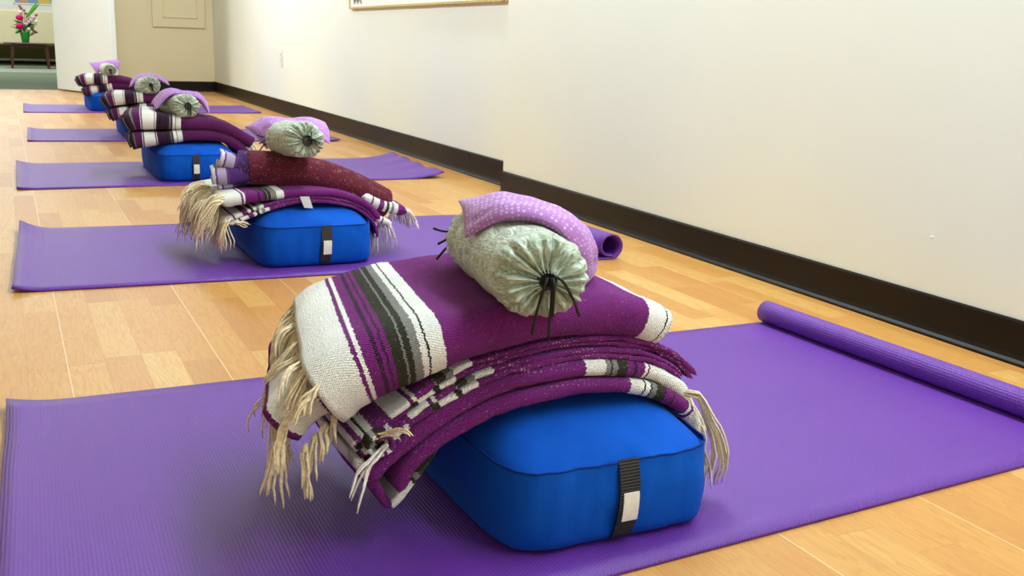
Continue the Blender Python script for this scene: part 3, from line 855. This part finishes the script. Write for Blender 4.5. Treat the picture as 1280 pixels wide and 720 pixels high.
# ---- STACK 2
t = thing('woven_blanket', 'purple blanket with long tan fringe folded on the bolster beneath the maroon roll', 'blanket', (.63, 2.62, .16), BG)
A = [(.462, .105), (.50, .120), (.55, .138), (.62, .152), (.68, .153), (.74, .144), (.79, .122), (.822, .088), (.832, .050)]
cloth(t, 'folded_layer', W_ST2B, A, 2.462, 2.78, .009, seed=31, amp=.003)
cloth(t, 'folded_layer', W_ST2B, offs(A[:-1], .0092), 2.466, 2.78, .009, seed=32, amp=.003, u0=.01)
cloth(t, 'folded_layer', W_ST2, [(.444, .157), (.468, .161), (.51, .166)] + offs(A[2:-1], .0215)[1:] , 2.464, 2.78, [(0, .030), (.4, .017), (1, .017)], seed=33, amp=.004)
cloth(t, 'loose_end', W_ST2B, [(.805, .152), (.85, .132), (.885, .122), (.925, .112)], 2.50, 2.70, .03, seed=34, amp=.006)
cloth(t, 'loose_end', W_END, [(.80, .12), (.835, .10), (.862, .088), (.872, .078)], 2.47, 2.66, .016, seed=35, amp=.006)
m = MB(); quadbox(m, [(.640, 2.4565, .1405), (.662, 2.4565, .138), (.662, 2.4585, .138), (.640, 2.4585, .1405), (.629, 2.4535, .1685), (.652, 2.4535, .168), (.652, 2.4555, .168), (.629, 2.4555, .1685)]); m.build('care_tag', TAGW, t)
for k in range(22):
    f = k / 21; y = 2.468 + f * .31
    tassel(t, (.444 + .012 * (k % 2), y, .160 + .012 * math.sin(k * 1.7)), (-.85, -.2, .30 - .2 * (k % 3)), .098 + .022 * (k % 3), 12, 300 + k, FRINGE, grav=.22, r=.0016)
for k in range(7):
    y = 2.462 + k * .018
    tassel(t, (.458, y, .115), (-.55, -.35, -.4), .08, 10, 330 + k, FRINGE, grav=.3, r=.0016)
tassel(t, (.465, 2.458, .108), (.9, -.4, .0), .045, 5, 345, FRINGE, grav=.05)
for k in range(5): tassel(t, (.827, 2.468 + .03 * k, .06), (.4, -.2, -.8), .05, 7, 350 + k, FRINGEW, grav=.3, xmin=.824)
for k in range(9): tassel(t, (.924, 2.51 + .022 * k, .112), (.8, -.2, -.1 - .1 * (k % 2)), .06, 9, 360 + k, FRINGEW, grav=.22, r=.0018)
for k in range(4): tassel(t, (.87, 2.475 + .03 * k, .078), (.5, -.3, -.6), .055, 7, 375 + k, FRINGEW, grav=.25)

t = thing('rolled_blanket', 'maroon flecked blanket rolled up with lavender lining at its left end', 'blanket', (.66, 2.575, .18), BG)
ctr, Lr = spline([(.512, 2.60, .223), (.565, 2.59, .224), (.64, 2.58, .216), (.72, 2.575, .198), (.80, 2.57, .166), (.86, 2.565, .134), (.895, 2.56, .116)], 90)
m = MB(); vs = []; uv = []; na = 56; s = 0
for i, p in enumerate(ctr):
    T = (ctr[min(89, i + 1)] - ctr[max(0, i - 1)]).normalized(); sd = Vector((0, 1, 0)); sd = (sd - T * sd.dot(T)).normalized(); upv = T.cross(sd) * 1
    if upv.z < 0: upv = -upv
    if i: s += (p - ctr[i - 1]).length
    d = Lr - s; e = 1 if d > .022 else math.sqrt(max(.05, 1 - (1 - d / .022) ** 2))
    for j in range(na):
        th = 2 * PI * j / na
        rr = .0495 * e * (1 + .03 * nz(s * 9, math.cos(th), math.sin(th)) + .02 * nz(s * 40, math.cos(th) * 4, math.sin(th) * 4))
        lip = .004 if (0 < (th - 3.9) % (2 * PI) < .25) else 0
        vs.append(p + sd * math.cos(th) * (rr * 1.1 + lip) + upv * math.sin(th) * (rr * .88 + lip)); uv.append((s, th * .05))
fs = []
for i in range(89):
    for j in range(na):
        a, b = i * na + j, i * na + (j + 1) % na; fs.append((a, a + na, b + na, b))
fs.append(tuple(range(89 * na, 90 * na)))
fs.append(tuple(range(na))[::-1])
m.add(vs, fs, uv); m.build('roll_body', W_MAR, t)
# lining sticking out on the left as two folded lobes
for (pr, ya, yb_, T_, sd_) in (([(.458, .250), (.482, .243), (.512, .236), (.556, .232)], 2.548, 2.655, .040, 51), ([(.436, .208), (.47, .210), (.51, .213), (.556, .214)], 2.540, 2.650, .036, 52), ([(.452, .186), (.485, .189), (.52, .194), (.556, .198)], 2.552, 2.645, .016, 53)):
    cloth(t, 'lining', W_LAV, pr, [(0, ya + .004), (.3, ya), (1, ya + .012)], [(0, yb_), (1, yb_ - .01)], [(0, T_), (.3, T_ * 1.05), (1, T_ * .9)], .007 if T_ > .02 else None, seed=sd_, amp=.009, flat_end=True, skew=.14, label='lavender and white lining fold')

neck_roll('sage green drawstring roll lying on the maroon rolled blanket', (.652, 2.47, .303), (.632, 2.64, .292), .0475, 2, .012, 'side', True, core=True)
pillow('lavender dotted pillow lying behind the green roll on the maroon blanket', [
    [(.562, 2.76, .312), (.575, 2.71, .298), (.598, 2.665, .262)],
    [(.615, 2.76, .330), (.622, 2.70, .322), (.632, 2.660, .292)],
    [(.672, 2.76, .322), (.676, 2.70, .318), (.680, 2.655, .300)],
    [(.722, 2.75, .332), (.724, 2.70, .322), (.722, 2.645, .292)],
    [(.772, 2.73, .326), (.768, 2.68, .308), (.757, 2.635, .278)]], .03, DOTS, 2)

# ---- STACKS 3-5: two folded blankets each
def folded_pair(y0, dx, labels, seed, tl=1.0, fringe=True, ydeep=.30, dxl=0.0, droop=0.0, tk=0.0):
    lo = [(.405, .148), (.43, .152), (.48, .155), (.55, .164), (.62, .170), (.70, .168), (.76, .152), (.805, .120), (.835, .085)]
    hi = [(.395, .212), (.42, .222), (.47, .224), (.55, .218), (.63, .213), (.71, .206), (.77, .188), (.82, .158), (.85, .138)]
    for n_, (prof, T, lab, mm_) in enumerate(((lo, [(0, .064), (.25, .050), (.5, .040), (1, .034)], labels[0], W_FARB), (hi, [(0, .072), (.25, .058), (.5, .044), (1, .042)], labels[1], W_FAR))):
        sh = dx + (dxl if n_ == 0 else 0)
        prof = [(x + sh, z - droop * max(0, 1 - (x - .39) / .22)) for x, z in prof]; T = [(q, v + tk * (1 - q)) for q, v in T]
        t = thing('woven_blanket', lab, 'blanket', (.62 + dx, y0 + .15, prof[0][1]), BG)
        cloth(t, 'outer_fold', mm_, prof, y0, y0 + ydeep, T, .010, seed=seed + n_, amp=.006, flat_end=True, ds=.008, skew=.13)
        p2 = [(prof[0][0] - .010, prof[0][1] - .006)] + prof[1:-1]
        cloth(t, 'inner_fold', W_CORE, p2, y0 + .012, y0 + ydeep, [(q, v - .026 if v - .026 > .008 else .008) for q, v in T], .008, seed=seed + n_ + 10, amp=.005, flat_end=True, ds=.008, skew=.13)
        cloth(t, 'inner_fold', W_PURF, [(prof[0][0] - .003, prof[0][1] - .002)] + prof[1:-1], y0 + .024, y0 + ydeep - .01, [(0, .018), (1, .005)], seed=seed + n_ + 20, amp=.004, ds=.01)
        if fringe and n_ == 1:
            for k in range(7):
                tassel(t, (prof[-1][0] + .002, y0 + .05 + .035 * k, prof[-1][1] - .004), (.8, -.2, -.2), .075, 8, seed * 10 + k, FRINGE, grav=.25, r=.0018)
folded_pair(4.025, 0, ('lower dark striped purple blanket pressed on the middle mat bolster', 'upper dark striped purple blanket with folded left end beneath the third green roll'), 40)
folded_pair(5.61, .050, ('lower purple blanket of the fourth stack with one white band at its left end', 'upper striped purple blanket of the fourth stack, second from the back'), 60, fringe=False, dxl=.015, droop=.026)
folded_pair(7.63, .052, ('lower purple blanket of the farthest stack above the last bolster', 'upper purple blanket of the farthest stack with two white bands at its left end'), 80, fringe=False, dxl=.025, droop=.018, tk=.006)
neck_roll('sage green drawstring roll on the middle stack with grey core showing', (.612, 4.030, .280), (.580, 4.25, .264), .0475, 3, .012, 'short', True, core=True)
neck_roll('sage green drawstring roll on the fourth stack with dark notch at its end', (.672, 5.60, .280), (.660, 5.80, .262), .0485, 4, .009, 'short', True)
neck_roll('small looking sage green drawstring roll on the farthest stack by the door', (.655, 7.62, .280), (.645, 7.84, .280), .044, 5, .009, 'short', True)
pillow('lavender pillow slumped over the green roll on the middle stack', [
    [(.512, 4.30, .270), (.508, 4.20, .276), (.506, 4.08, .264)],
    [(.562, 4.30, .300), (.562, 4.20, .320), (.556, 4.09, .318)],
    [(.620, 4.29, .298), (.625, 4.21, .312), (.625, 4.13, .318)],
    [(.675, 4.28, .292), (.678, 4.20, .306), (.675, 4.11, .298)],
    [(.715, 4.26, .268), (.712, 4.18, .262), (.702, 4.09, .245)]], .028, DOTSB, 3)
pillow('lavender pillow lying behind the green roll on the fourth stack', [
    [(.600, 5.94, .250), (.600, 5.86, .262), (.590, 5.77, .262)],
    [(.640, 5.94, .292), (.640, 5.86, .302), (.632, 5.77, .298)],
    [(.695, 5.94, .304), (.698, 5.86, .316), (.696, 5.77, .314)],
    [(.745, 5.94, .298), (.748, 5.86, .304), (.745, 5.77, .296)],
    [(.802, 5.93, .285), (.795, 5.86, .282), (.788, 5.77, .270)]], .028, DOTSB, 4)
pillow('lavender pillow with upturned corners on the farthest stack', [
    [(0.545, 7.930, 0.318), (0.560, 7.860, 0.288), (0.588, 7.800, 0.238)],
    [(0.590, 7.930, 0.317), (0.600, 7.860, 0.303), (0.610, 7.800, 0.283)],
    [(0.650, 7.930, 0.313), (0.650, 7.860, 0.319), (0.650, 7.800, 0.311)],
    [(0.705, 7.930, 0.329), (0.700, 7.860, 0.325), (0.695, 7.800, 0.308)],
    [(0.760, 7.930, 0.335), (0.742, 7.860, 0.318), (0.725, 7.800, 0.273)]], .03, DOTSB, 5)

# ------------------------------------------------------------------ foyer
ty = 15.6
t = thing('side_table', 'low dark walnut table carrying the flowers beyond the doorway', 'table', (.335, ty, 0))
m = MB(); bbox(m, .02, .652, ty - .18, ty + .18, .318, .338, .006); m.build('table_top', WALNUT, t)
m = MB(); bbox(m, .125, .545, ty - .13, ty + .13, .278, .318, .003); m.build('apron', WALNUT, t)
for sx in (0, 1):
    for sy in (-1, 1):
        m = MB(); xt, xb = ((.135, .110), (.535, .560))[sx]
        yt = ty + sy * .12; yb_ = ty + sy * .14
        def sq(x, y, z, r): return [(x - r, y - r, z), (x + r, y - r, z), (x + r, y + r, z), (x - r, y + r, z)]
        quadbox(m, sq(xb, yb_, 0, .013) + sq((xb + xt) / 2 * .5 + xt * .5, yt, .3, .022)); m.build('leg', WALNUT, t)
t = thing('flower_pot', 'green fluted pot of pink flowers standing on the walnut table', 'flower pot', (.30, ty, .338))
fx, fy = .295, ty + .05
m = MB(); na = 48; pr = [(.0, .0), (.040, 0), (.043, .004), (.050, .06), (.060, .13), (.064, .142), (.060, .142), (.056, .128), (0, .12)]
vs = []; fs = []
for (r, z) in pr:
    for j in range(na):
        th = 2 * PI * j / na; rr = r * (1 + .04 * math.cos(th * 12))
        vs.append((fx + rr * math.cos(th), fy + rr * math.sin(th), .338 + z))
for i in range(len(pr) - 1):
    for j in range(na):
        a, b = i * na + j, i * na + (j + 1) % na; fs.append((a, b, b + na, a + na))
m.add(vs, fs); m.build('pot', GREENP, t)
rnd = random.Random(5)
def leafm(mb, p, d, L, w, up=Vector((0, -1, 0))):
    d = Vector(d).normalized(); sd = d.cross(up).normalized(); nn = sd.cross(d); p = Vector(p); vs = []; n = 8
    for i in range(n + 1):
        f = i / n; ww = w * math.sin(PI * min(1, f * .93 + .05)) ** .8; q = p + d * L * f - Vector((0, 0, .18 * L * f * f)) 
        vs += [q - sd * ww, q + nn * ww * .25, q + sd * ww]
    fs = []
    for i in range(n):
        a = i * 3; fs += [(a, a + 1, a + 4, a + 3), (a + 1, a + 2, a + 5, a + 4)]
    vs2 = [Vector(q) - nn * .0015 for q in vs]; K = len(vs)
    mb.add(vs + vs2, fs + [tuple(x + K for x in f[::-1]) for f in fs])
def bloom(mb, c, r, np_, seed):
    c = Vector(c); rn = random.Random(seed)
    for k in range(np_):
        z = 1 - 2 * (k + .5) / np_; a = k * 2.4; h = math.sqrt(1 - z * z)
        d = Vector((h * math.cos(a), h * math.sin(a), z * .8))
        vs = []; fs = []; rr = r * rn.uniform(.8, 1.1)
        sd = d.cross(Vector((0, 0, 1))); sd = sd.normalized() if sd.length > .05 else Vector((1, 0, 0)); up = sd.cross(d)
        tip = c + d * rr
        for j in range(8):
            th = 2 * PI * j / 8; vs.append(tip + (sd * math.cos(th) + up * math.sin(th)) * rr * .42 - d * rr * .15)
        vs += [c + d * rr * .2, tip]
        fs = [(j, (j + 1) % 8, 9) for j in range(8)] + [((j + 1) % 8, j, 8) for j in range(8)]
        mb.add(vs, fs)
top = .52
m = MB()
tips = {'PINK': [(-.05, -.05, .145), (-.055, -.06, .035)], 'PALE': [(.085, -.05, .115), (.055, -.04, .09), (.11, -.03, .15), (.02, -.05, .06)], 'WH': [(-.04, -.02, .215), (.15, -.03, .10), (.05, -.06, .0)], 'RUST': [(.155, -.02, .185), (.11, -.05, -.03), (.09, -.05, -.06), (.13, -.04, -.045), (-.04, 0, .29), (-.02, 0, .265), (.01, -.02, .24), (.03, -.02, .2)]}
for lst in tips.values():
    for (dx_, dy_, dz_) in lst:
        pa, _ = spline([(fx + dx_ * .15, fy + dy_ * .2, .44), (fx + dx_ * .6, fy + dy_ * .7, .45 + (dz_ + .02) * .55), (fx + dx_, fy + dy_, top + dz_)], 8); tube(m, pa, .0035, 5)
m.build('stem', LEAFD, t)
for (dx_, dy_, dz_) in tips['PINK']:
    m = MB(); bloom(m, (fx + dx_, fy + dy_, top + dz_), .050, 34, 3); m.build('bloom', PINK, t, 'large magenta bloom')
for (dx_, dy_, dz_) in tips['PALE']:
    m = MB(); bloom(m, (fx + dx_, fy + dy_, top + dz_), .030, 18, 4); m.build('bloom', PALEP, t, 'pale pink bloom')
for (dx_, dy_, dz_) in tips['WH']:
    m = MB(); bloom(m, (fx + dx_, fy + dy_, top + dz_), .024, 14, 6); m.build('bloom', WFLO, t, 'white bloom')
for (dx_, dy_, dz_) in tips['RUST']:
    m = MB(); bloom(m, (fx + dx_, fy + dy_, top + dz_), .022, 12, 7); m.build('bloom', RUST, t, 'rust brown bloom')
for (p, d, L, w) in (((fx + .03, fy, .66), (.5, -.1, .72), .30, .024), ((fx + .06, fy, .70), (.45, 0, .8), .24, .018)):
    m = MB(); leafm(m, p, d, L, w); m.build('leaf', LEAF, t, 'bright green tall leaf')
for k in range(26):
    a = rnd.uniform(0, 2 * PI); d = (math.cos(a) * 1.0, -.25 + .3 * math.sin(a), rnd.uniform(-.25, .9))
    m = MB(); leafm(m, (fx + .03 * math.cos(a), fy - .02, .49 + rnd.uniform(0, .09)), d, rnd.uniform(.09, .17), rnd.uniform(.006, .013)); m.build('leaf', LEAFD if k % 3 else LEAF, t)

# woven settee behind the table
t = thing('settee', 'long beige woven settee against the foyer wall behind the table', 'sofa', (.3, 16.7, 0))
m = MB(); bbox(m, -1.1, 1.75, 16.47, 17.2, .30, .46, .02); m.build('seat', WICK, t)
m = MB(); bbox(m, -1.1, 1.75, 16.35, 16.47, .30, .775, .02); m.build('backrest', WICK, t)
for x in (-1.0, 1.62):
    for y in (16.4, 17.12):
        m = MB(); bbox(m, x, x + .06, y, y + .06, 0, .30, .004); m.build('leg', WALNUT, t)
# picture above
t = thing('framed_picture', 'colourful picture above the beige settee in the foyer', 'picture', (.35, 17.35, .885))
m = MB(); bbox(m, .22, .90, 17.335, 17.35, .885, 1.4, .003); m.build('canvas', PIC, t)
m = MB(); bbox(m, .20, .22, 17.32, 17.35, .87, 1.42, .003); bbox(m, .90, .92, 17.32, 17.35, .87, 1.42, .003); bbox(m, .20, .92, 17.32, 17.35, .868, .886, .003); bbox(m, .20, .92, 17.32, 17.35, 1.40, 1.42, .003); m.build('frame', PAPER, t)

# ------------------------------------------------------------------ light
def area(name, loc, rot, sx, sy, power, col=(1, 1, 1)):
    l = bpy.data.lights.new(name, 'AREA'); l.shape = 'RECTANGLE'; l.size = sx; l.size_y = sy; l.energy = power; l.color = col
    o = bpy.data.objects.new(name, l); C.objects.link(o); o.location = loc; o.rotation_euler = rot; return o
area('ceiling_or_fill_light', (1.50, 1.5, 2.3), (0, math.radians(14), 0), .22, 5.6, 150, (.82, .955, 1))
area('ceiling_or_fill_light', (-1.1, 6.3, 2.5), (0, math.radians(-10), 0), .6, 1.6, 34, (.84, .96, 1))  # added fill for the far floor and stacks
bounce = area('wall_bounce_fill', (-.9, 2.9, 2.5), (0, math.radians(-66), 0), .3, 10.0, 66, (.82, .955, 1)); bounce.data.spread = math.radians(66)  # added light aimed at the right wall, stands in for bounced flash
area('front_fill_light', (-.2, -2.5, 1.5), (math.radians(90), 0, math.radians(-8)), 2.0, 1.8, 17, (.82, .955, 1))  # added fill behind the camera for the front faces, no window there
area('ceiling_or_fill_light', (-1.3, 9.0, 2.5), (0, 0, 0), .6, .6, 80, (.84, .96, 1))
area('ceiling_or_fill_light', (.8, 7.7, 2.55), (0, 0, 0), .6, .6, 58, (.88, .955, 1))  # added fill to brighten the back wall and far stacks
area('foyer_lamp', (-.2, 14.0, 2.5), (0, 0, 0), 1.5, 3.0, 180, (.9, .98, 1))
w = bpy.data.worlds.new('world'); bpy.context.scene.world = w; w.use_nodes = True
w.node_tree.nodes['Background'].inputs[0].default_value = (1, .97, .92, 1); w.node_tree.nodes['Background'].inputs[1].default_value = .2

# ------------------------------------------------------------------ camera
f = 1278.0
Rm = [(0.89909534, -0.43642888, 0.03402061), (-0.07179143, -0.2236698, -0.97201739), (0.43182584, 0.87149392, -0.23243233)]
right, down, fwd = [Vector(r) for r in Rm]
cd = bpy.data.cameras.new('camera'); cam = bpy.data.objects.new('camera', cd); C.objects.link(cam)
M = Matrix((right, -down, -fwd)).transposed().to_4x4(); M.translation = Vector((0, 0, .55)); cam.matrix_world = M
cd.sensor_width = 36; cd.lens = 36 * f / 1280; cd.clip_start = .02
cd.dof.use_dof = True; cd.dof.focus_distance = 1.7; cd.dof.aperture_fstop = 18
sc = bpy.context.scene; sc.camera = cam
sc.view_settings.view_transform = 'Standard'; sc.view_settings.look = 'None'; sc.view_settings.exposure = -0.36; sc.view_settings.gamma = 1; sc.view_settings.use_curve_mapping = False
